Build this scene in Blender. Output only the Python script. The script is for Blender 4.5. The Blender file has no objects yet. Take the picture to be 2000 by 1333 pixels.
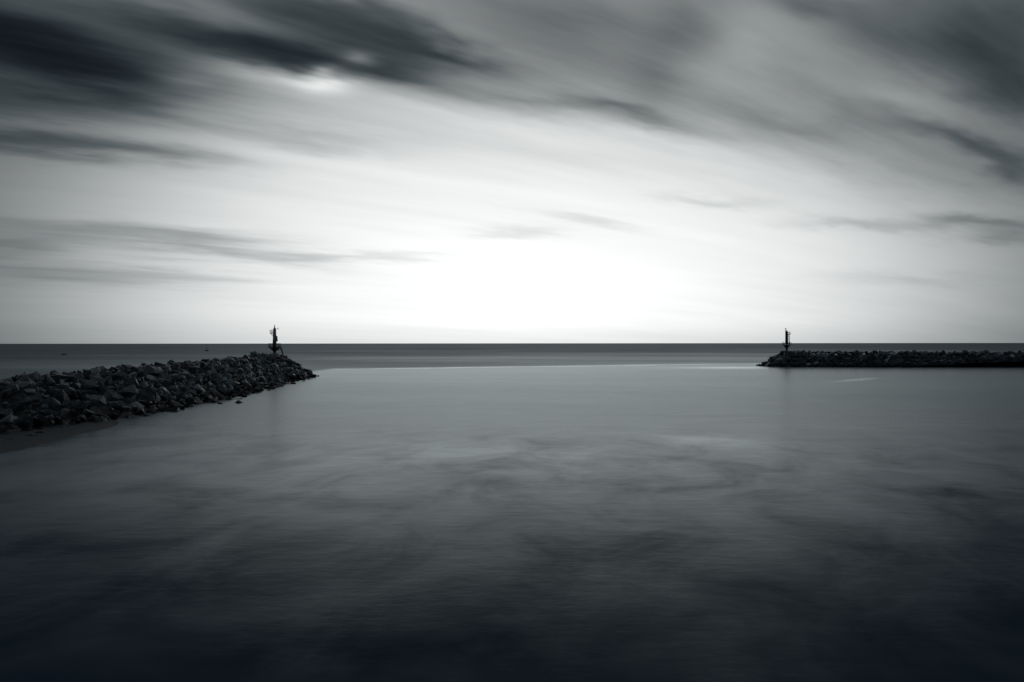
import bpy, bmesh, math, random
from mathutils import Vector, Matrix, Euler, noise as mnoise
from mathutils.bvhtree import BVHTree

random.seed(7)
scene = bpy.context.scene
col = scene.collection
R = math.radians

# ------------------------------------------------------------------ camera
CAM_H = 10.0            # eye height above the water, metres
FPX = 2000 * 24.0 / 36  # focal length in photograph pixels
HOR = 671.0             # horizon row in the photograph
cam = bpy.data.objects.new('camera', bpy.data.cameras.new('camera'))
cam.data.lens = 24.0
cam.data.sensor_width = 36.0
cam.data.clip_start = 0.1
cam.data.clip_end = 200000
cam.location = (0, 0, CAM_H)
cam.rotation_euler = (R(90 + 0.19), 0, 0)
cam.rotation_euler.rotate_axis('Z', R(-0.045))
col.objects.link(cam)
scene.camera = cam

# ------------------------------------------------------------------ render / exposure
scene.render.engine = 'CYCLES'
scene.cycles.use_denoising = True
scene.cycles.max_bounces = 3
scene.cycles.diffuse_bounces = 1
scene.cycles.glossy_bounces = 2
scene.cycles.sample_clamp_indirect = 6.0
vs = scene.view_settings
vs.view_transform = 'Standard'
vs.look = 'None'
vs.exposure = 0.0
vs.gamma = 1.0
vs.use_curve_mapping = False

SUN_AZ, SUN_EL = 1.5, 7.0      # degrees, straight out to sea behind thin cloud


# ------------------------------------------------------------------ node helper
class Tree:
    dims = '3D'

    def __init__(self, nt):
        self.nt = nt
        self.n = nt.nodes
        self.l = nt.links

    def node(self, kind, **kw):
        n = self.n.new(kind)
        for k, v in kw.items():
            setattr(n, k, v)
        return n

    def put(self, sock, v):
        if hasattr(v, 'default_value') or isinstance(v, bpy.types.NodeSocket):
            self.l.new(v, sock)
        else:
            sock.default_value = v

    def m(self, op, a, b=None, c=None, clamp=False):
        n = self.node('ShaderNodeMath', operation=op, use_clamp=clamp)
        self.put(n.inputs[0], a)
        if b is not None:
            self.put(n.inputs[1], b)
        if c is not None:
            self.put(n.inputs[2], c)
        return n.outputs[0]

    def smooth(self, v, a, b, lo=0.0, hi=1.0):
        n = self.node('ShaderNodeMapRange', interpolation_type='SMOOTHSTEP')
        self.put(n.inputs[0], v)
        for i, x in enumerate((a, b, lo, hi)):
            self.put(n.inputs[1 + i], x)
        return n.outputs[0]

    def xyz(self, x, y, z=0.0):
        n = self.node('ShaderNodeCombineXYZ')
        for i, v in enumerate((x, y, z)):
            self.put(n.inputs[i], v)
        return n.outputs[0]

    def sep(self, v):
        n = self.node('ShaderNodeSeparateXYZ')
        self.put(n.inputs[0], v)
        return n.outputs

    def noise(self, vec, scale=1.0, detail=4.0, rough=0.55, dist=0.0):
        n = self.node('ShaderNodeTexNoise', noise_dimensions=self.dims)
        self.put(n.inputs['Vector'], vec)
        n.inputs['Scale'].default_value = scale
        n.inputs['Detail'].default_value = detail
        n.inputs['Roughness'].default_value = rough
        n.inputs['Distortion'].default_value = dist
        return n.outputs[0]

    def mixc(self, f, a, b):
        n = self.node('ShaderNodeMix', data_type='RGBA')
        self.put(n.inputs[0], f)
        self.put(n.inputs[6], a)
        self.put(n.inputs[7], b)
        return n.outputs[2]

    def blob(self, vec, cx, cy, rot, sx, sy):
        """gaussian exp(-q.q/2) in a rotated, scaled frame"""
        mp = self.node('ShaderNodeMapping', vector_type='TEXTURE')
        self.put(mp.inputs[0], vec)
        mp.inputs['Location'].default_value = (cx, cy, 0)
        mp.inputs['Rotation'].default_value = (0, 0, rot)
        mp.inputs['Scale'].default_value = (sx, sy, 1)
        d = self.node('ShaderNodeVectorMath', operation='DOT_PRODUCT')
        self.l.new(mp.outputs[0], d.inputs[0])
        self.l.new(mp.outputs[0], d.inputs[1])
        return self.m('EXPONENT', self.m('MULTIPLY', d.outputs['Value'], -0.5))


# ------------------------------------------------------------------ sky
world = bpy.data.worlds.new('World')
scene.world = world
world.use_nodes = True
world.cycles.sampling_method = 'NONE'
world.node_tree.nodes.clear()
T = Tree(world.node_tree)
tc = T.node('ShaderNodeTexCoord')
nrm = T.node('ShaderNodeVectorMath', operation='NORMALIZE')
T.l.new(tc.outputs['Generated'], nrm.inputs[0])
dx, dy, dz = T.sep(nrm.outputs[0])
az = T.m('MULTIPLY', T.m('ARCTAN2', dx, dy), 57.29578)          # bearing, degrees
el = T.m('MULTIPLY', T.m('ARCSINE', dz), 57.29578)              # height, degrees

# clouds drift towards bearing 56: streaks on a flat cloud deck
zc = T.m('ADD', T.m('MAXIMUM', dz, 0.0), 0.085)
u, v = T.m('DIVIDE', dx, zc), T.m('DIVIDE', dy, zc)
ca, sa = math.sin(R(58)), math.cos(R(58))
s_ = T.m('ADD', T.m('MULTIPLY', u, ca), T.m('MULTIPLY', v, sa))
t_ = T.m('SUBTRACT', T.m('MULTIPLY', v, ca), T.m('MULTIPLY', u, sa))
streak_fine = T.noise(T.xyz(T.m('MULTIPLY', s_, 0.55), T.m('MULTIPLY', t_, 3.4), 3.1), 1.0, 5.0, 0.62)
streak_wide = T.noise(T.xyz(T.m('MULTIPLY', s_, 0.30), T.m('MULTIPLY', t_, 1.15), 8.7), 1.0, 3.0, 0.55)
warp_a = T.noise(T.xyz(T.m('MULTIPLY', s_, 1.1), T.m('MULTIPLY', t_, 2.4), 21.0), 1.0, 4.0, 0.6)
warp_b = T.noise(T.xyz(T.m('MULTIPLY', s_, 0.9), T.m('MULTIPLY', t_, 2.8), 47.0), 1.0, 3.0, 0.6)
wel = T.m('ADD', el, T.m('MULTIPLY', T.m('SUBTRACT', warp_a, 0.5), T.m('ADD', T.m('MULTIPLY', el, 0.22), 0.7)))
waz = T.m('ADD', az, T.m('MULTIPLY', T.m('SUBTRACT', warp_b, 0.5), 9.0))
wpos = T.xyz(waz, wel)
ppos = T.xyz(T.m('ADD', az, T.m('MULTIPLY', T.m('SUBTRACT', warp_b, 0.5), 3.0)), T.m('ADD', el, T.m('MULTIPLY', T.m('SUBTRACT', warp_a, 0.5), 3.0)))


def azel(px, py):
    X, Z = (px - 1000) / FPX, (HOR - py) / FPX
    return math.degrees(math.atan2(X, 1)), math.degrees(math.atan2(Z, math.hypot(X, 1)))


# single cloud banks: place, half length, half thickness, lean (all as seen from the shore), depth
BANKS = [
    (1440, 70, 60, 60, 0, -0.2), (1830, 200, 120, 22, 8, -0.25), (860, 30, 120, 25, 12, -0.2),
    (1500, 215, 330, 60, 7, 0.42), (420, 215, 230, 34, 8, 0.12), (1020, 120, 260, 60, 6, 0.2), (1750, 330, 200, 40, 8, 0.25),
    (90, 122, 200, 54, 9, 2.35), (250, 168, 80, 20, 12, 0.55), (20, 60, 150, 60, 6, 0.5),
    (400, 62, 170, 30, 11, 1.0), (560, 90, 150, 30, 10, 1.15), (730, 72, 150, 26, 17, 1.15),
    (880, 98, 90, 13, 15, 0.9), (650, 14, 130, 15, 13, 0.75), (600, 120, 100, 20, 6, 0.8),
    (760, 120, 70, 12, 10, 0.6),
    (622, 152, 56, 17, 2, -1.15), (702, 104, 26, 11, 4, -1.1), (640, 130, 24, 8, -10, -0.6), (335, 162, 40, 12, 0, -0.5), (480, 140, 50, 12, 6, -0.3),
    (40, 272, 190, 19, 6, 1.05), (330, 306, 110, 13, 7, 0.55), (10, 205, 150, 12, 9, 0.45), (600, 268, 130, 12, 9, 0.28),
    (980, 185, 210, 26, 9, 0.5), (1170, 198, 55, 7, 12, 0.45), (1060, 190, 45, 6, 8, 0.35), (1270, 232, 70, 10, 12, 0.40),
    (900, 150, 60, 6, 12, -0.25),
    (1300, 95, 85, 50, -62, 0.42), (1120, 55, 160, 45, 5, 0.35),
    (1740, 72, 110, 46, 16, 0.75), (1560, 8, 70, 18, 4, 0.5), (1950, 110, 100, 70, 30, 1.05), (1990, 190, 70, 24, 10, 0.6),
    (1860, 268, 130, 17, 13, 0.55), (1985, 318, 80, 22, 18, 0.55), (1560, 240, 130, 16, 8, 0.2),
    (1930, 436, 100, 9, 1, 0.55), (1690, 440, 95, 8, 3, 0.28), (1960, 468, 60, 12, 2, 0.4),
    (1400, 388, 70, 9, 6, 0.22), (1150, 435, 60, 8, 9, 0.16), (1010, 456, 70, 8, 2, 0.18), (1740, 545, 120, 10, 1, 0.12),
    (290, 462, 210, 15, 3, 0.45), (20, 478, 70, 14, 3, 0.35), (490, 494, 110, 10, 10, 0.32), (690, 505, 110, 6, -2, 0.28),
    (140, 535, 190, 15, 4, 0.35), (420, 542, 110, 7, 2, 0.2), (330, 507, 70, 5, 3, 0.15),
]
depth = None
for (px, py, hl, ht, lean, a) in BANKS:
    c = azel(px, py)
    ux, uy = math.cos(R(lean)), math.sin(R(lean))
    e1 = azel(px + ux * hl * .5, py + uy * hl * .5)
    e0 = azel(px - ux * hl * .5, py - uy * hl * .5)
    n1 = azel(px - uy * ht * .5, py + ux * ht * .5)
    n0 = azel(px + uy * ht * .5, py - ux * ht * .5)
    d = (e1[0] - e0[0], e1[1] - e0[1])
    g = T.m('MULTIPLY', T.blob(wpos if a > 0 else ppos, c[0], c[1], math.atan2(d[1], d[0]), math.hypot(*d),
                               math.hypot(n1[0] - n0[0], n1[1] - n0[1])), a)
    depth = g if depth is None else T.m('ADD', depth, g)
depth = T.m('MULTIPLY', depth, T.m('ADD', 1.0, T.m('MULTIPLY', T.m('SUBTRACT', streak_fine, 0.5), 1.5)))   # wisps inside the banks
fade = T.smooth(el, 6.0, 21.0, 0.20, 1.0)
depth = T.m('ADD', depth, T.m('MULTIPLY', T.m('MULTIPLY', T.m('SUBTRACT', streak_fine, 0.5), 0.42), fade))
depth = T.m('ADD', depth, T.m('MULTIPLY', T.m('MULTIPLY', T.m('SUBTRACT', streak_wide, 0.5), 0.75), fade))
depth = T.m('ADD', depth, T.smooth(el, 0.0, 2.2, 0.16, 0.0))      # sea haze low down
az_abs = T.m('ABSOLUTE', az)
# light of the hidden sun spread through the cloud sheet
gaz = T.m('DIVIDE', T.m('ABSOLUTE', T.m('SUBTRACT', az, 0.8)), 21.1)
gel = T.m('DIVIDE', T.m('SUBTRACT', el, 4.5), 9.2)
glow = T.m('EXPONENT', T.m('MULTIPLY', T.m('ADD', T.m('POWER', gaz, 2.8), T.m('MULTIPLY', gel, gel)), -0.5))
sheet = T.m('ADD', T.m('MULTIPLY', glow, 1.85), T.smooth(az_abs, 10.0, 60.0, 0.12, 0.05))
sheet = T.m('MULTIPLY', T.m('SUBTRACT', 1.0, T.m('EXPONENT', T.m('MULTIPLY', sheet, -1.3))), 1.025)   # many scatterings even out the brightest part
sheet = T.m('MULTIPLY', sheet, T.m('EXPONENT', T.m('MULTIPLY', depth, -1.0)))
sky = T.node('ShaderNodeTexSky', sky_type='NISHITA', sun_disc=False)
sky.sun_elevation = R(SUN_EL)
sky.sun_rotation = R(SUN_AZ)
sky.air_density = 1.0
sky.dust_density = 2.0
bw = T.node('ShaderNodeRGBToBW')
T.l.new(sky.outputs[0], bw.inputs[0])
through = T.m('MULTIPLY', T.m('MULTIPLY', bw.outputs[0], 0.1), T.m('MULTIPLY', T.m('EXPONENT', T.m('MULTIPLY', depth, -2.0)), 0.03))
lum = T.m('ADD', sheet, through)
cr = T.node('ShaderNodeValToRGB')      # cold grey in the thick cloud, white where the light comes through
ramp = cr.color_ramp
for k, (p_, c_) in enumerate(((0.0, (0.46, 0.72, 1.0)), (0.05, (0.69, 0.89, 1.0)), (0.2, (0.895, 0.962, 0.985)), (0.8, (0.968, 0.985, 0.982)))):
    e_ = ramp.elements[k] if k < 2 else ramp.elements.new(p_)
    e_.position = p_
    e_.color = (*c_, 1)
T.l.new(lum, cr.inputs[0])
tint = cr.outputs[0]
vm = T.node('ShaderNodeVectorMath', operation='SCALE')
T.l.new(tint, vm.inputs[0])
T.l.new(T.m('MULTIPLY', lum, 10.0), vm.inputs['Scale'])
bg = T.node('ShaderNodeBackground')
T.l.new(vm.outputs[0], bg.inputs[0])
bg.inputs[1].default_value = 0.1
wo = T.node('ShaderNodeOutputWorld')
T.l.new(bg.outputs[0], wo.inputs[0])

# ------------------------------------------------------------------ sun behind cloud
sun = bpy.data.objects.new('sun', bpy.data.lights.new('sun', 'SUN'))
sun.data.energy = 0.025
sun.data.angle = R(40)
sun.data.color = (1.0, 0.995, 0.98)
sd = Vector((math.sin(R(SUN_AZ)) * math.cos(R(SUN_EL)), math.cos(R(SUN_AZ)) * math.cos(R(SUN_EL)), math.sin(R(SUN_EL))))
sun.rotation_euler = sd.to_track_quat('Z', 'Y').to_euler()
sun.location = (0, 100, 60)
col.objects.link(sun)


# ------------------------------------------------------------------ object helpers
def tag(o, label=None, cat=None, group=None, kind=None):
    for k, val in (('label', label), ('category', cat), ('group', group), ('kind', kind)):
        if val:
            o[k] = val
    return o


def empty(name, loc=(0, 0, 0), rz=0.0):
    o = bpy.data.objects.new(name, None)
    o.empty_display_size = 0.5
    o.location = loc
    o.rotation_euler = (0, 0, rz)
    col.objects.link(o)
    return o


def link(name, me, parent=None):
    o = bpy.data.objects.new(name, me)
    col.objects.link(o)
    if parent is not None:
        o.parent = parent
    return o


def obj(name, bm, mat, parent=None, smooth=False):
    me = bpy.data.meshes.new(name)
    bmesh.ops.recalc_face_normals(bm, faces=bm.faces[:])
    bm.to_mesh(me)
    bm.free()
    me.materials.append(mat)
    if smooth:
        me.shade_smooth()
    return link(name, me, parent)


def ground(px, py):
    """point of the water surface under a spot of the photograph"""
    D = FPX * CAM_H / (py - HOR)
    return Vector(((px - 1000) / FPX * D, D, 0))


def tube(bm, a, b, r0, r1=None, n=8, caps=True):
    r1 = r0 if r1 is None else r1
    a, b = Vector(a), Vector(b)
    q = (b - a).to_track_quat('Z', 'Y')
    rings = []
    for p, r in ((a, r0), (b, r1)):
        rings.append([bm.verts.new(p + q @ Vector((math.cos(2 * math.pi * i / n) * r, math.sin(2 * math.pi * i / n) * r, 0))) for i in range(n)])
    for i in range(n):
        bm.faces.new((rings[0][i], rings[0][(i + 1) % n], rings[1][(i + 1) % n], rings[1][i]))
    if caps:
        bm.faces.new(rings[0][::-1])
        bm.faces.new(rings[1])
    return bm


def lathe(bm, prof, n=16, cx=0.0, cy=0.0):
    rings = []
    for r, z in prof:
        rings.append([bm.verts.new((cx + math.cos(2 * math.pi * i / n) * r, cy + math.sin(2 * math.pi * i / n) * r, z)) for i in range(n)])
    for k in range(len(rings) - 1):
        for i in range(n):
            bm.faces.new((rings[k][i], rings[k][(i + 1) % n], rings[k + 1][(i + 1) % n], rings[k + 1][i]))
    bm.faces.new(rings[0][::-1])
    bm.faces.new(rings[-1])
    return bm


def box(bm, c, s, rot=None):
    m = Matrix.Translation(Vector(c))
    if rot:
        m = m @ Euler(rot).to_matrix().to_4x4()
    m = m @ Matrix.Diagonal((s[0], s[1], s[2], 1))
    r = bmesh.ops.create_cube(bm, size=1.0, matrix=m)
    if min(s) > 0.08:
        es = list({e for vv in r['verts'] for e in vv.link_edges})
        bmesh.ops.bevel(bm, geom=es, offset=min(s) * 0.12, segments=1, affect='EDGES')
    return bm


def NB():
    return bmesh.new()


# ------------------------------------------------------------------ materials
def material(name):
    mt = bpy.data.materials.new(name)
    mt.use_nodes = True
    mt.node_tree.nodes.clear()
    t = Tree(mt.node_tree)
    bs = t.node('ShaderNodeBsdfPrincipled')
    out = t.node('ShaderNodeOutputMaterial')
    t.l.new(bs.outputs[0], out.inputs[0])
    return mt, t, bs


def rock_mat(name, lo, hi):
    mt, t, bs = material(name)
    pos = t.node('ShaderNodeNewGeometry').outputs['Position']
    x, y, z = t.sep(pos)
    n1 = t.noise(pos, 0.55, 5, 0.6, 0.4)
    n2 = t.noise(pos, 3.2, 6, 0.65, 0.2)
    f = t.m('ADD', t.m('MULTIPLY', n1, 0.6), t.m('MULTIPLY', n2, 0.4))
    f = t.smooth(f, 0.33, 0.68)
    c = t.mixc(f, (lo * .80, lo * .96, lo * 1.16, 1), (hi * .88, hi * .98, hi * 1.10, 1))
    # pale speckles scattered by noise
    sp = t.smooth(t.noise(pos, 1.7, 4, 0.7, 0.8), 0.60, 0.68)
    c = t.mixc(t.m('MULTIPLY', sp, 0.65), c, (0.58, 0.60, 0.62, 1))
    # weed and wet stone in the tidal band
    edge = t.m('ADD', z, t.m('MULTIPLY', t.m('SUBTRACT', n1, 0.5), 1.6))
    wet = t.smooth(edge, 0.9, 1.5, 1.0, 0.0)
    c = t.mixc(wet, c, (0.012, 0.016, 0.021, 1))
    t.l.new(c, bs.inputs['Base Color'])
    t.put(bs.inputs['Roughness'], t.m('SUBTRACT', 0.58, t.m('MULTIPLY', n2, 0.3)))
    bmp = t.node('ShaderNodeBump')
    bmp.inputs['Strength'].default_value = 1.0
    bmp.inputs['Distance'].default_value = 0.3
    t.l.new(t.noise(pos, 2.2, 6, 0.62, 0.3), bmp.inputs['Height'])
    t.l.new(bmp.outputs[0], bs.inputs['Normal'])
    return mt


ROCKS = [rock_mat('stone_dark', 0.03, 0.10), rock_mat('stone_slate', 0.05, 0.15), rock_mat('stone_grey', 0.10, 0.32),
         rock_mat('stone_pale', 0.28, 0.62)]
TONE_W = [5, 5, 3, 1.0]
# stone that is always under the weed line
WEED = rock_mat('stone_weed', 0.02, 0.045)


def plain(name, c, rough=0.5, metal=0.0, grime=0.35):
    mt, t, bs = material(name)
    pos = t.node('ShaderNodeTexCoord').outputs['Object']
    n = t.noise(pos, 2.5, 5, 0.6, 0.3)
    f = t.smooth(n, 0.42, 0.66)
    cc = t.mixc(t.m('MULTIPLY', f, grime), (*c, 1), (c[0] * .35, c[1] * .36, c[2] * .38, 1))
    t.l.new(cc, bs.inputs['Base Color'])
    t.put(bs.inputs['Roughness'], t.m('ADD', rough, t.m('MULTIPLY', n, 0.15)))
    bs.inputs['Metallic'].default_value = metal
    return mt


M_PAINT = plain('weathered_paint', (0.36, 0.40, 0.42), 0.45)
M_DARKPAINT = plain('dark_paint', (0.035, 0.04, 0.05), 0.5)
M_STEEL = plain('galvanised_steel', (0.06, 0.065, 0.07), 0.5, 0.3)
M_CONC = plain('concrete', (0.38, 0.385, 0.38), 0.85)
M_GLASS = plain('lantern_glass', (0.10, 0.11, 0.12), 0.15, 0, 0.1)
M_HULL = plain('hull_dark', (0.012, 0.014, 0.018), 0.4)
M_WHITE = plain('boat_white', (0.80, 0.80, 0.80), 0.4, 0, 0.05)


# ------------------------------------------------------------------ water
def water_mat():
    mt, t, bs = material('sea_water')
    t.dims = '2D'
    pos = t.node('ShaderNodeNewGeometry').outputs['Position']
    x, y, z = t.sep(pos)
    # harbour mouth: open sea lies beyond the line between the two heads
    a, b = ground(612, 722.0), ground(1490, 711.0)
    d = (b - a).normalized()
    nx, ny = -d.y, d.x
    wob = t.m('MULTIPLY', t.m('SUBTRACT', t.noise(t.xyz(t.m('MULTIPLY', x, 0.02), t.m('MULTIPLY', y, 0.02)), 1.0, 2), 0.5), 3.0)
    side = t.m('ADD', t.m('ADD', t.m('MULTIPLY', x, nx), t.m('MULTIPLY', y, ny)), t.m('SUBTRACT', wob, a.x * nx + a.y * ny))
    sea = t.m('MAXIMUM', t.smooth(side, -3.0, 22.0), t.smooth(x, -76.0, -68.0, 1.0, 0.0))   # also behind the nearer breakwater
    seam = t.m('EXPONENT', t.m('MULTIPLY', t.m('POWER', t.m('DIVIDE', side, 2.6), 2.0), -1.0))
    seam = t.m('MULTIPLY', seam, t.m('MULTIPLY', t.smooth(x, 60, 110, 1.0, 0.15), t.m('MULTIPLY', t.smooth(x, -72, -64), t.smooth(t.noise(t.xyz(t.m('MULTIPLY', x, 0.06), 0.0), 1.0, 3), 0.3, 0.65, 0.25, 1.0))))
    # wind lanes and slicks
    lanes = t.noise(t.xyz(t.m('MULTIPLY', x, 0.006), t.m('MULTIPLY', y, 0.03)), 1.0, 3, 0.6, 0.4)
    far = t.noise(t.xyz(t.m('MULTIPLY', x, 0.0032), t.m('MULTIPLY', y, 0.0075)), 1.0, 4, 0.6)
    near = t.noise(t.xyz(t.m('ADD', t.m('MULTIPLY', x, 0.15), t.m('MULTIPLY', y, -0.06)), t.m('ADD', t.m('MULTIPLY', y, 0.12), t.m('MULTIPLY', x, 0.04))), 1.0, 4, 0.6, 0.35)
    slick = None
    for (px, py, hx, hy, rot, amp) in ((1385, 862, 3.4, 3.4, 0.3, 0.55), (1676, 742.5, 9.5, 1.6, 0.76, 0.8), (1440, 719, 16, 9, 0.1, 0.8),
                                       (900, 880, 7, 5, 0.1, 0.25)):
        g = ground(px, py)
        q = t.m('MULTIPLY', t.blob(t.xyz(x, y), g.x, g.y, rot, hx, hy), amp)
        slick = q if slick is None else t.m('ADD', slick, q)
    # sheltered glassy water inshore, more chop towards the harbour mouth
    r_in = t.m('ADD', t.smooth(y, 24, 130, 0.20, 0.31), t.m('ADD', t.m('MULTIPLY', t.m('SUBTRACT', lanes, 0.5), 0.06), t.m('MULTIPLY', t.m('SUBTRACT', near, 0.5), t.smooth(y, 40, 110, 0.24, 0.07))))
    r_in = t.m('SUBTRACT', r_in, t.m('MULTIPLY', slick, 0.12))
    r_out = t.m('ADD', t.smooth(side, 0, 900, 0.35, 0.47), t.m('MULTIPLY', t.m('SUBTRACT', far, 0.5), 0.24))
    mx = t.node('ShaderNodeMix', data_type='FLOAT')
    t.put(mx.inputs[0], sea)
    t.put(mx.inputs[2], r_in)
    t.put(mx.inputs[3], r_out)
    rough = t.m('SUBTRACT', mx.outputs[0], t.m('MULTIPLY', seam, 0.16))
    rough = t.m('MAXIMUM', rough, 0.08)
    # deep water with a little foam along the seam
    c = t.mixc(t.m('MULTIPLY', seam, 0.10), (0.008, 0.028, 0.062, 1), (0.55, 0.56, 0.56, 1))
    # smoothed wavelets
    h1 = t.noise(t.xyz(t.m('MULTIPLY', x, 0.55), t.m('MULTIPLY', y, 1.3)), 1.0, 3, 0.6)
    h2 = t.noise(t.xyz(t.m('MULTIPLY', x, 0.09), t.m('MULTIPLY', y, 0.16), 5.0), 1.0, 2, 0.5)
    bmp = t.node('ShaderNodeBump')
    bmp.inputs['Strength'].default_value = 0.035
    bmp.inputs['Distance'].default_value = 0.2
    t.l.new(t.m('ADD', h1, t.m('MULTIPLY', h2, 2.0)), bmp.inputs['Height'])
    # long low swell: soft smoky patches where it tips the reflection up or down
    h3 = t.noise(t.xyz(t.m('MULTIPLY', x, 0.06), t.m('MULTIPLY', y, 0.08), 9.0), 1.0, 2.5, 0.5, 0.6)
    bm2 = t.node('ShaderNodeBump')
    bm2.inputs['Strength'].default_value = 1.0
    bm2.inputs['Distance'].default_value = 0.03
    t.l.new(h3, bm2.inputs['Height'])
    t.l.new(bmp.outputs[0], bm2.inputs['Normal'])
    nrm_ = bm2.outputs[0]
    # body colour below, sky mirror above; wave troughs hide part of the mirror at low angles, more so in the rougher open sea
    t.n.remove(bs)
    body = t.node('ShaderNodeBsdfDiffuse')
    t.l.new(c, body.inputs['Color'])
    mirror = t.node('ShaderNodeBsdfGlossy', distribution='GGX')
    mirror.inputs['Color'].default_value = (0.90, 0.985, 1.0, 1)
    t.put(mirror.inputs['Roughness'], rough)
    t.l.new(nrm_, mirror.inputs['Normal'])
    fr = t.node('ShaderNodeFresnel')
    fr.inputs['IOR'].default_value = 1.138
    t.l.new(nrm_, fr.inputs['Normal'])
    hide = t.node('ShaderNodeMix', data_type='FLOAT')
    t.put(hide.inputs[0], sea)
    t.put(hide.inputs[2], 0.42)
    t.put(hide.inputs[3], t.m('ADD', t.smooth(side, 0, 500, 1.5, 2.9), t.m('MULTIPLY', t.m('SUBTRACT', far, 0.5), 2.2)))
    hide = t.m('SUBTRACT', hide.outputs[0], t.m('MULTIPLY', t.m('ADD', seam, slick), 0.45))
    hide = t.m('MAXIMUM', hide, 0.05)
    f = fr.outputs[0]
    f = t.m('DIVIDE', f, t.m('ADD', 1.0, t.m('MULTIPLY', f, hide)))
    f = t.m('MULTIPLY', f, t.m('ADD', 1.0, t.m('MULTIPLY', t.m('SUBTRACT', near, 0.5), t.smooth(y, 42, 105, 2.0, 0.15))))   # smoky reflection patches painted into the mirror strength, strongest inshore
    mixs = t.node('ShaderNodeMixShader')
    t.l.new(f, mixs.inputs[0])
    t.l.new(body.outputs[0], mixs.inputs[1])
    t.l.new(mirror.outputs[0], mixs.inputs[2])
    t.l.new(mixs.outputs[0], next(n for n in t.n if n.bl_idname == 'ShaderNodeOutputMaterial').inputs[0])
    return mt


bm = NB()
S = 90000
bmesh.ops.create_grid(bm, x_segments=8, y_segments=8, size=S)
tag(obj('water', bm, water_mat()), kind='structure')


# ------------------------------------------------------------------ breakwaters
def hull_rock(rng, flat=1.0):
    """angular quarry stone: convex hull of points pushed out towards a block"""
    bm = NB()
    sx, sy, sz = 1.0, rng.uniform(0.55, 0.92), rng.uniform(0.42, 0.8) * flat
    for i in range(rng.randint(11, 17)):
        p = Vector((rng.gauss(0, 1), rng.gauss(0, 1), rng.gauss(0, 1))).normalized()
        k = 1.0 / max(abs(p.x), abs(p.y), abs(p.z)) ** 0.62
        p *= k * rng.uniform(0.74, 1.0)
        bm.verts.new((p.x * sx * .5, p.y * sy * .5, p.z * sz * .5))
    r = bmesh.ops.convex_hull(bm, input=bm.verts[:])
    junk = [g for g in r['geom_interior'] if isinstance(g, bmesh.types.BMVert)]
    junk += [g for g in r['geom_unused'] if isinstance(g, bmesh.types.BMVert)]
    bmesh.ops.delete(bm, geom=list(set(junk)), context='VERTS')
    bmesh.ops.recalc_face_normals(bm, faces=bm.faces[:])
    vs_ = [vv.co.copy() for vv in bm.verts]
    bm.verts.index_update()
    fs = [[vv.index for vv in f.verts] for f in bm.faces]
    bm.free()
    return vs_, fs


rng = random.Random(11)
SHAPES = [hull_rock(rng) for _ in range(26)]
_mesh_cache = {}


def rock_mesh(shape, tone):
    k = (shape, tone)
    if k not in _mesh_cache:
        me = bpy.data.meshes.new('boulder')
        me.from_pydata(SHAPES[shape][0], [], SHAPES[shape][1])
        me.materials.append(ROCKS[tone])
        _mesh_cache[k] = me
    return _mesh_cache[k]


class Mound:
    """crest line with a rounded seaward head; height falls from the crest to below the water"""
    def __init__(self, pts):   # (x, y, crest z, crest half width, half width at the water)
        self.p = pts

    def at(self, x, y):
        best = None
        for i in range(len(self.p) - 1):
            a, b = self.p[i], self.p[i + 1]
            ex, ey = b[0] - a[0], b[1] - a[1]
            k = max(0.0, min(1.0, ((x - a[0]) * ex + (y - a[1]) * ey) / (ex * ex + ey * ey)))
            d = math.hypot(x - a[0] - ex * k, y - a[1] - ey * k)
            if best is None or d < best[0]:
                best = (d, [a[j] + (b[j] - a[j]) * k for j in range(5)])
        d, q = best
        if d <= q[3]:
            return q[2], d, q
        return q[2] * (1 - (d - q[3]) / (q[4] - q[3])), d, q


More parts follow.
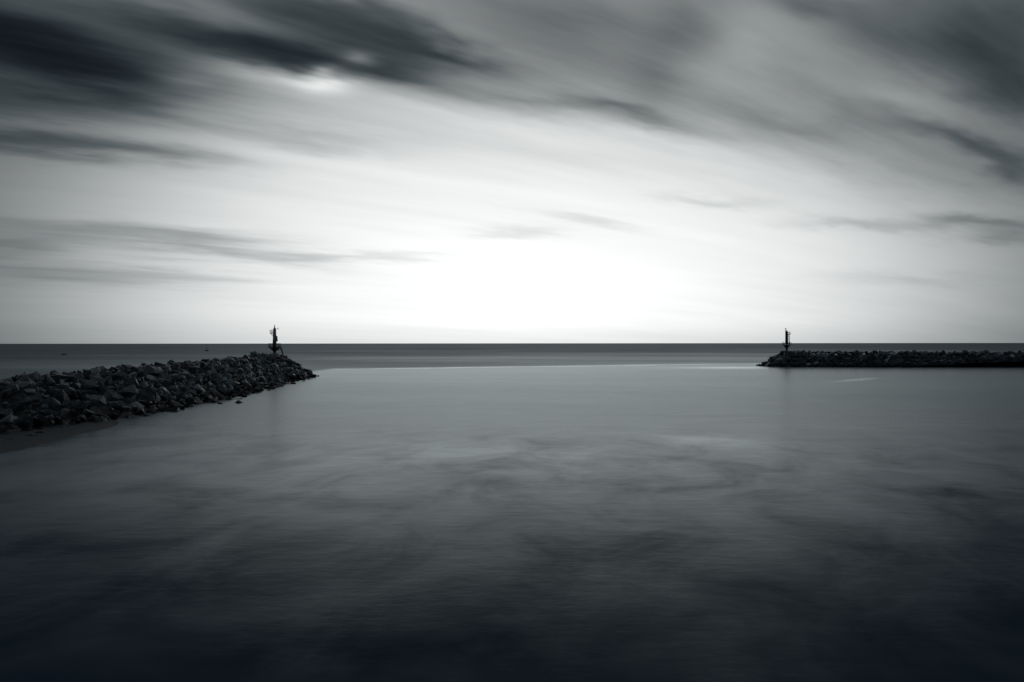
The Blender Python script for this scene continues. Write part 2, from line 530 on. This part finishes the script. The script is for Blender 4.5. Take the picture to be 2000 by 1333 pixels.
def breakwater(name, label, mound, bounds, size, spacing, seed, view, keep=None):
    rg = random.Random(seed)
    root = empty(name, (mound.p[-1][0], mound.p[-1][1], 0))
    tag(root, label, 'breakwater')
    inv = Matrix.Translation(-Vector(root.location))
    x0, x1, y0, y1 = bounds
    # rubble core
    st = 1.6
    nx_, ny_ = int((x1 - x0) / st), int((y1 - y0) / st)
    vs_, fs, idx = [], [], {}
    for i in range(nx_ + 1):
        for j in range(ny_ + 1):
            X, Y = x0 + i * st, y0 + j * st
            h = mound.at(X, Y)[0]
            if h > -2.5:
                idx[i, j] = len(vs_)
                vs_.append((X + rg.uniform(-.3, .3), Y + rg.uniform(-.3, .3), h - 1.15 + rg.uniform(-.3, .3)))
    for (i, j) in list(idx):
        q = [(i, j), (i + 1, j), (i + 1, j + 1), (i, j + 1)]
        if all(k in idx for k in q):
            fs.append([idx[k] for k in q])
    cv, cf = vs_, fs
    # armour stones: dart throwing on the slope, big stones first
    cells, rocks = {}, []

    def free(x, y, r):
        ci, cj = int(x // 3), int(y // 3)
        for a in range(ci - 2, ci + 3):
            for b in range(cj - 2, cj + 3):
                for (px, py, pr) in cells.get((a, b), ()):
                    if (px - x) ** 2 + (py - y) ** 2 < ((pr + r) * spacing) ** 2:
                        return False
        return True

    for (s_lo, s_hi, tries, sink) in ((size * 1.15, size * 1.6, 2600, 0.12), (size * 0.8, size * 1.15, 14000, 0.10), (size * 0.45, size * 0.75, 16000, -0.02), (size * 0.25, size * 0.42, 12000, -0.15)):
        for _ in range(tries):
            x, y = rg.uniform(x0, x1), rg.uniform(y0, y1)
            h, d, q = mound.at(x, y)
            if h < -0.9:
                continue
            s = rg.uniform(s_lo, s_hi)
            if keep and not keep(x, y, s):
                continue
            if not free(x, y, s * .5):
                continue
            cells.setdefault((int(x // 3), int(y // 3)), []).append((x, y, s * .5))
            z = h - s * sink - 0.25 + rg.uniform(-.13, .19) * s
            rot = Euler((rg.gauss(0, .55), rg.gauss(0, .55), rg.uniform(0, 6.283)))
            M = Matrix.Translation((x, y, z)) @ rot.to_matrix().to_4x4() @ Matrix.Diagonal((s * 1.12, s * 1.12, s * 1.12, 1))
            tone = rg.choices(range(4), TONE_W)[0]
            rocks.append((M, rg.randrange(len(SHAPES)), tone, s))
    # which stones does the shore see, and how large
    av, af, owner = [], [], []
    for ri, (M, sh, tone, s) in enumerate(rocks):
        o = len(av)
        av += [M @ p for p in SHAPES[sh][0]]
        for f in SHAPES[sh][1]:
            af.append([o + k for k in f])
            owner.append(ri)
    o = len(av)
    av += [Vector(p) for p in cv]
    for f in cf:
        af.append([o + k for k in f])
        owner.append(-1)
    tree = BVHTree.FromPolygons(av, af)
    hits = [0] * len(rocks)
    org = Vector((0, 0, CAM_H))
    px0, px1, py0, py1 = view
    stp = 1.6
    for iy in range(int((py1 - py0) / stp)):
        for ix in range(int((px1 - px0) / stp)):
            dr = Vector(((px0 + ix * stp - 1000) / FPX, 1, (HOR - py0 - iy * stp) / FPX))
            hit = tree.ray_cast(org, dr)
            if hit[2] is not None and owner[hit[2]] >= 0 and hit[0].z > 0.0:
                hits[owner[hit[2]]] += 1
    order = sorted(range(len(rocks)), key=lambda k: -hits[k])
    single = [k for k in order[:300] if hits[k] > 0]
    rest = [k for k in range(len(rocks)) if k not in set(single)]
    for k in single:
        M, sh, tone, s = rocks[k]
        b = link('boulder', rock_mesh(sh, tone), root)
        b.matrix_local = inv @ M
    me = bpy.data.meshes.new('boulder_mass')
    mv, mf, mi = [], [], []
    for k in rest:
        M, sh, tone, s = rocks[k]
        M = inv @ M
        o = len(mv)
        mv += [M @ p for p in SHAPES[sh][0]]
        for f in SHAPES[sh][1]:
            mf.append([o + q for q in f])
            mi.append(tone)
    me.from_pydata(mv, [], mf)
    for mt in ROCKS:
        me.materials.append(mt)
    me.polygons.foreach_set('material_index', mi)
    tag(link('boulder_mass', me, root), kind='stuff')
    me = bpy.data.meshes.new('rubble_core')
    me.from_pydata([inv @ Vector(p) for p in cv], [], cf)
    me.materials.append(ROCKS[0])
    tag(link('rubble_core', me, root), kind='stuff')
    print(name, len(rocks), 'stones', len(single), 'single, seen', sum(1 for h in hits if h))
    return root


L_BEACON = Vector((-70.6, 203.0, 7.1))
R_BEACON = Vector((118.7, 295.0, 6.45))

left = Mound([(-78, 52, 4.7, 3.6, 13.5), (-68.5, 76, 4.8, 3.6, 13.5), (-66.5, 92, 5.0, 3.8, 15.0), (-68, 126, 5.5, 4.0, 17.0), (-70.5, 180, 5.9, 3.6, 14.0),
              (-70.8, 203, 6.6, 2.6, 12.2)])
breakwater('boulder_breakwater', 'nearer breakwater of piled angular boulders running out from the left edge of the picture',
           left, (-92, -38, 52, 219), 2.0, 0.78, 21, (0, 640, 685, 900),
           keep=lambda x, y, s: math.hypot(x - L_BEACON.x, y - L_BEACON.y) > 1.5 + s * .3)
right = Mound([(250, 283, 5.8, 3.2, 12.0), (150, 291, 6.0, 3.2, 12.0), (119, 295.5, 6.2, 2.2, 11.5)])
breakwater('boulder_breakwater', 'farther breakwater, a long low dark bank of boulders reaching the right edge of the picture',
           right, (104, 228, 280, 312), 2.3, 0.80, 22, (1460, 2000, 678, 724),
           keep=lambda x, y, s: math.hypot(x - R_BEACON.x, y - R_BEACON.y) > 0.7 + s * .3)


# ------------------------------------------------------------------ shore
def shore():
    """wet apron just awash below the nearer breakwater, lower left"""
    mt, t, bs = material('wet_shore')
    pos = t.node('ShaderNodeNewGeometry').outputs['Position']
    n = t.noise(pos, 0.8, 5, 0.6, 0.3)
    t.l.new(t.mixc(n, (0.008, 0.012, 0.017, 1), (0.022, 0.028, 0.036, 1)), bs.inputs['Base Color'])
    t.put(bs.inputs['Roughness'], t.m('ADD', 0.45, t.m('MULTIPLY', n, 0.3)))
    edge = [ground(*p) for p in ((225, 833), (200, 845), (150, 862), (95, 876), (45, 892), (-20, 906), (-120, 930))]
    back = [ground(*p) for p in ((232, 826), (200, 818), (140, 818), (90, 824), (40, 836), (-40, 842), (-160, 850))]
    bm = NB()
    rows = []
    K = 8
    for i, (a, b) in enumerate(zip(edge, back)):
        for sub in range(3 if i < len(edge) - 1 else 1):
            f = sub / 3
            a2 = a.lerp(edge[i + 1], f) if sub else a
            b2 = b.lerp(back[i + 1], f) if sub else b
            row = []
            for k in range(K + 1):
                g = k / K
                p = a2.lerp(b2, g)
                w_ = mnoise.noise(p * 0.35) * 0.12
                row.append(bm.verts.new((p.x + (w_ * 5 if k == 0 else 0), p.y + (w_ * 8 if k == 0 else 0), -0.12 + 0.30 * g ** 0.6 + w_ * .5)))
            rows.append(row)
    for r0, r1 in zip(rows, rows[1:]):
        for k in range(K):
            bm.faces.new((r0[k], r0[k + 1], r1[k + 1], r1[k]))
    tag(obj('shore', bm, mt, smooth=True), kind='structure')


shore()


# ------------------------------------------------------------------ single rocks in the water
def lone_rock(name, label, px, py, w, depth_, h, seed, shape=None, group=None):
    rg = random.Random(seed)
    vs_, fs = hull_rock(rg) if shape is None else shape
    me = bpy.data.meshes.new(name)
    zmax = max(p.z for p in vs_)
    xs = max(p.x for p in vs_) - min(p.x for p in vs_)
    ys = max(p.y for p in vs_) - min(p.y for p in vs_)
    me.from_pydata([(p.x / xs * w, p.y / ys * depth_, (p.z / zmax) * h if p.z > 0 else p.z * 1.2) for p in vs_], [], fs)
    me.materials.append(WEED)
    o = link(name, me)
    o.location = ground(px, py)
    return tag(o, label, 'rock', group)


peak = ([Vector(p) for p in ((-.5, -.3, -.1), (.5, -.2, -.1), (.55, .3, -.1), (-.45, .4, -.1), (-.16, .02, .5), (.02, .1, .46), (.3, -.06, .16), (-.36, -.12, .14), (.12, -.22, .22), (.1, .3, .25), (-.25, .25, .2))], None)


def hull_of(points):
    bm = NB()
    for p in points:
        bm.verts.new(p)
    r = bmesh.ops.convex_hull(bm, input=bm.verts[:])
    junk = [g for g in r['geom_interior'] + r['geom_unused'] if isinstance(g, bmesh.types.BMVert)]
    bmesh.ops.delete(bm, geom=list(set(junk)), context='VERTS')
    bm.verts.index_update()
    out = [vv.co.copy() for vv in bm.verts], [[vv.index for vv in f.verts] for f in bm.faces]
    bm.free()
    return out


lone_rock('sea_rock', 'pointed dark rock standing alone in the water, farthest out from the breakwater foot', 467, 787, 1.5, 1.2, 0.46, 1, hull_of(peak[0]))
lone_rock('sea_rock', 'flat sliver of rock barely above water, just behind the pointed rock', 465, 779.8, 1.6, 1.2, 0.2, 2)
lone_rock('sea_rock', 'low dark rock awash between the pointed rock and the breakwater foot', 431, 788.5, 1.1, 0.9, 0.26, 3)
lone_rock('sea_rock', 'low flat rock awash off the breakwater head, below the beacon', 543, 756.5, 2.1, 1.5, 0.34, 4)
lone_rock('sea_rock', 'small flat rock close under the end boulders of the breakwater head', 573, 750.0, 1.7, 1.2, 0.36, 5)
lone_rock('sea_rock', 'wider of two flat dark rocks awash at the bottom left breakwater foot', 84, 846.0, 1.5, 0.8, 0.26, 6)
lone_rock('sea_rock', 'smaller flat dark rock awash at the foot of the nearer breakwater', 60, 852.0, 1.2, 0.7, 0.24, 7)
lone_rock('sea_rock', 'flat dark rock awash closest to the left edge of the picture', 22, 859.0, 0.95, 0.6, 0.2, 8)


# ------------------------------------------------------------------ beacons
def railing(parent, name, radius, z0, z1, n, mat, r=0.035, rails=(1.0, 0.5)):
    rl = empty(name)
    rl.parent = parent
    pts = [Vector((math.cos(2 * math.pi * (i + .5) / n) * radius, math.sin(2 * math.pi * (i + .5) / n) * radius, 0)) for i in range(n)]
    b = NB()
    tube(b, (0, 0, z0), (0, 0, z1), r, n=6)
    me = None
    for p in pts:
        if me is None:
            o = obj('post', b, mat, rl)
            me = o.data
        else:
            o = link('post', me, rl)
        o.location = p
    for k in rails:
        b = NB()
        for i in range(n):
            z = z0 + (z1 - z0) * k
            tube(b, pts[i] + Vector((0, 0, z)), pts[(i + 1) % n] + Vector((0, 0, z)), r * .9, n=6)
        obj('rail', b, mat, rl)
    return rl


def ladder(parent, a, b, width, step, mat, r=0.03, axis=(0, 1, 0)):
    ld = empty('ladder')
    ld.parent = parent
    a, b, ax = Vector(a), Vector(b), Vector(axis) * width * .5
    for s in (-1, 1):
        m = NB()
        tube(m, a + ax * s, b + ax * s, r, n=6)
        obj('stile', m, mat, ld)
    n = int((b - a).length / step)
    me = None
    for i in range(1, n):
        c = a + (b - a) * (i / n)
        if me is None:
            m = NB()
            tube(m, -ax, ax, r * .7, n=6)
            o = obj('rung', m, mat, ld)
            me = o.data
        else:
            o = link('rung', me, ld)
        o.location = c
    return ld


def balcony(parent, x_in, x_out, z, zr, half, mat):
    bc = empty('balcony')
    bc.parent = parent
    m = NB()
    box(m, ((x_in + x_out) / 2, 0, z), (abs(x_out - x_in), half * 2, 0.24))
    obj('floor', m, mat, bc)
    for (x, y) in ((x_out, -half), (x_out, half), ((x_in + x_out) / 2, -half), ((x_in + x_out) / 2, half)):
        m = NB()
        tube(m, (x, y * .95, z + .08), (x, y * .95, zr), 0.055, n=6)
        obj('post', m, mat, bc)
    for k in (zr, (z + zr) / 2 + .05):
        m = NB()
        tube(m, (x_in, -half * .95, k), (x_out, -half * .95, k), .05, n=6)
        tube(m, (x_out, -half * .95, k), (x_out, half * .95, k), .05, n=6)
        tube(m, (x_out, half * .95, k), (x_in, half * .95, k), .05, n=6)
        obj('rail', m, mat, bc)
    return bc


def build_left_beacon():
    root = empty('light_beacon', L_BEACON)
    tag(root, 'harbour light tower with pointed cap and wide railed platform on the nearer breakwater head', 'beacon')
    P = lambda n, b, mt, sm=False: obj(n, b, mt, root, sm)
    m = NB(); lathe(m, [(1.35, -1.6), (1.3, -0.45), (1.0, -0.1), (0.75, 0.02)], 10)
    P('concrete_base', m, M_CONC)
    m = NB(); lathe(m, [(0.34, -0.05), (0.36, 0.25), (0.66, 1.05), (0.70, 1.76)], 16)
    P('pedestal', m, M_DARKPAINT, False)
    m = NB(); lathe(m, [(1.82, 1.78), (1.88, 1.82), (1.88, 1.98), (1.82, 2.02)], 8)
    P('platform', m, M_STEEL)
    b_me = None
    for i in range(8):
        a = 2 * math.pi * (i + .5) / 8
        if b_me is None:
            m = NB(); tube(m, (1.70, 0, 1.86), (0.58, 0, 0.85), 0.12, n=6)
            o = P('bracket', m, M_DARKPAINT); b_me = o.data
        else:
            o = link('bracket', b_me, root)
        o.rotation_euler = (0, 0, a)
    railing(root, 'railing', 1.76, 2.02, 2.90, 8, M_STEEL, 0.06, (1.0, 0.68, 0.36))
    m = NB(); lathe(m, [(0.60, 2.02), (0.585, 2.4), (0.50, 4.6), (0.42, 7.05), (0.40, 7.16)], 20)
    P('tower_shaft', m, M_PAINT, False)
    m = NB(); lathe(m, [(0.43, 7.16), (0.36, 7.30), (0.16, 7.62), (0.13, 7.66)], 20)
    P('roof_cap', m, M_PAINT)
    m = NB(); lathe(m, [(0.13, 7.66), (0.14, 7.70), (0.14, 7.98), (0.09, 8.04)], 12)
    ln = P('lantern', m, M_DARKPAINT)
    m = NB(); lathe(m, [(0.05, 8.04), (0.05, 8.16), (0.15, 8.24), (0.17, 8.34), (0.10, 8.42)], 12)
    obj('lamp_head', m, M_GLASS, ln)
    bc = balcony(root, -0.44, -1.22, 5.95, 6.92, 0.5, M_STEEL)
    for y in (-.4, .4):
        m = NB(); tube(m, (-1.05, y, 5.88), (-0.47, y, 5.02), 0.05, n=6)
        obj('strut', m, M_STEEL, bc)
    # wind vane on a short arm
    m = NB(); tube(m, (0.36, 0, 7.22), (1.02, 0, 7.22), 0.04, n=6)
    am = P('instrument_arm', m, M_STEEL)
    m = NB(); tube(m, (1.02, 0, 7.15), (1.02, 0, 7.62), 0.05, n=6); box(m, (0.98, 0, 7.22), (0.34, 0.14, 0.2))
    obj('wind_vane', m, M_DARKPAINT, am)
    # equipment panel on the shore side of the shaft
    m = NB(); box(m, (0.70, 0, 4.30), (0.16, 0.75, 1.65), (0, R(-5), 0))
    pn = P('equipment_panel', m, M_DARKPAINT)
    for z in (3.8, 4.85):
        m = NB(); tube(m, (0.40, 0, z), (0.66, 0, z), 0.05, n=6)
        obj('panel_bracket', m, M_STEEL, pn)
    m = NB(); box(m, (0.0, -0.585, 3.0), (0.5, 0.09, 1.7))
    P('door', m, M_DARKPAINT)
    ladder(root, (1.84, 0, 1.88), (2.50, 0, -0.35), 0.7, 0.32, M_DARKPAINT, 0.12)
    for y in (-.3, .3):
        m = NB(); tube(m, (0.55, y, 1.02), (2.1, y, 1.02), 0.10, n=6)
        P('tie_bar', m, M_DARKPAINT)
    return root


def build_right_beacon():
    root = empty('light_beacon', R_BEACON)
    tag(root, 'slim harbour light tower with caged ladder and ball lamp on the farther breakwater', 'beacon')
    P = lambda n, b, mt, sm=False: obj(n, b, mt, root, sm)
    m = NB(); lathe(m, [(0.8, -1.8), (0.75, -0.5), (0.6, -0.05)], 10)
    P('concrete_base', m, M_CONC)
    m = NB(); lathe(m, [(0.44, -0.3), (0.43, 1.5), (0.50, 1.7), (1.15, 2.75)], 16)
    P('pedestal', m, M_DARKPAINT)
    m = NB(); lathe(m, [(1.86, 2.97), (1.92, 3.0), (1.92, 3.10), (1.86, 3.12)], 8)
    P('platform', m, M_STEEL)
    b_me = None
    for i in range(8):
        a = 2 * math.pi * (i + .5) / 8
        if b_me is None:
            m = NB(); tube(m, (1.78, 0, 2.97), (0.42, 0, 1.45), 0.085, n=6)
            o = P('bracket', m, M_DARKPAINT); b_me = o.data
        else:
            o = link('bracket', b_me, root)
        o.rotation_euler = (0, 0, a)
    railing(root, 'railing', 1.80, 3.12, 3.95, 8, M_STEEL, 0.06, (1.0, 0.55))
    # shaft with a sloping top
    m = NB()
    n = 20
    lo, hi = [], []
    for i in range(n):
        a = 2 * math.pi * i / n
        c, s = math.cos(a), math.sin(a)
        lo.append(m.verts.new((c * .60, s * .60, 3.12)))
        hi.append(m.verts.new((c * .56, s * .56, 8.66 - 0.28 * c)))
    for i in range(n):
        m.faces.new((lo[i], lo[(i + 1) % n], hi[(i + 1) % n], hi[i]))
    m.faces.new(lo[::-1]); m.faces.new(hi)
    P('tower_shaft', m, M_DARKPAINT)
    m = NB(); box(m, (0.05, 0, 8.86), (0.42, 0.5, 0.34))
    P('top_housing', m, M_DARKPAINT)
    m = NB(); tube(m, (-0.42, 0, 8.6), (-0.42, 0, 9.45), 0.07, n=6)
    ps = P('lamp_pole', m, M_STEEL)
    m = NB(); lathe(m, [(0.10, 9.40), (0.26, 9.48), (0.32, 9.66), (0.26, 9.84), (0.10, 9.92)], 12, -0.42, 0)
    obj('lamp_head', m, M_DARKPAINT, ps)
    balcony(root, 0.52, 1.50, 7.28, 8.34, 0.5, M_STEEL)
    ld = ladder(root, (1.12, 0, 3.12), (1.0, 0, 7.2), 0.55, 0.33, M_STEEL, 0.08)
    for z in (5.4, 6.0, 6.6):
        m = NB()
        pts = [Vector((1.05 + math.sin(math.pi * k / 8) * 0.55, -0.35 + 0.7 * k / 8, z)) for k in range(9)]
        for k in range(8):
            tube(m, pts[k], pts[k + 1], 0.03, n=5)
        obj('cage_hoop', m, M_STEEL, ld)
    for z in (3.9, 5.2, 6.6):
        m = NB(); tube(m, (0.5, 0.25, z), (1.06, 0.25, z), 0.04, n=6)
        obj('standoff', m, M_STEEL, ld)
    m = NB(); box(m, (0.0, -0.60, 4.15), (0.55, 0.09, 1.8))
    P('door', m, M_STEEL)
    return root


build_left_beacon()
build_right_beacon()


# ------------------------------------------------------------------ boats
def hull_mesh(L, B, Hh):
    """pointed bow, square stern, keel below the water"""
    m = NB()
    st = []
    for k in range(9):
        f = k / 8
        w = B * .5 * (1 - max(0, (f - .35) / .65) ** 2.2) * (0.82 + .18 * min(1, f / .35))
        zt = Hh * (1 + .28 * f * f)
        x = (f - .5) * L
        w = max(w, .03)
        st.append([m.verts.new((x, -w, zt)), m.verts.new((x, -w * .8, 0.05)), m.verts.new((x, 0, -.35 * (1 - .5 * f))),
                   m.verts.new((x, w * .8, 0.05)), m.verts.new((x, w, zt))])
    for k in range(8):
        for j in range(4):
            m.faces.new((st[k][j], st[k + 1][j], st[k + 1][j + 1], st[k][j + 1]))
        m.faces.new((st[k][0], st[k][4], st[k + 1][4], st[k + 1][0]))
    m.faces.new(st[0])
    m.faces.new(st[-1][::-1])
    return m


def boat(name, label, px, py, L, B, Hh, hull, cabin, mast, mast_r, rz=0.0, motor=False):
    g = ground(px, py)
    root = empty(name, g, rz)
    tag(root, label, 'boat')
    obj('hull', hull_mesh(L, B, Hh), hull, root)
    if cabin:
        m = NB(); box(m, (cabin[0], 0, Hh + cabin[2] / 2), (cabin[1], B * .6, cabin[2]))
        obj('cabin', m, M_WHITE, root)
    if mast:
        m = NB(); tube(m, (0.1, 0, Hh * .9), (0.1, 0, mast), mast_r, mast_r * .6, n=6)
        obj('mast', m, M_HULL, root)
    if motor:
        m = NB(); box(m, (-L * .5 - .12, 0, Hh + .15), (.3, .4, .75))
        obj('outboard_motor', m, M_HULL, root)
    return root


boat('sailing_boat', 'small moored sailing boat with dark hull, white cabin and bare mast', 404, 685.9, 4.4, 1.8, 0.95, M_HULL, (0.1, 2.9, 0.85), 9.2, 0.22, 0.15)
boat('dinghy', 'low dark open boat with a thin mast lying off the left shore', 124.7, 693.3, 4.2, 1.6, 0.75, M_HULL, None, 5.5, 0.05, math.pi + .1, True)
boat('motor_boat', 'tiny white boat just under the horizon, right of centre', 1095.3, 675.1, 4.5, 2.0, 1.3, M_WHITE, (0, 2.4, 2.4), None, 0.1, 1.2)
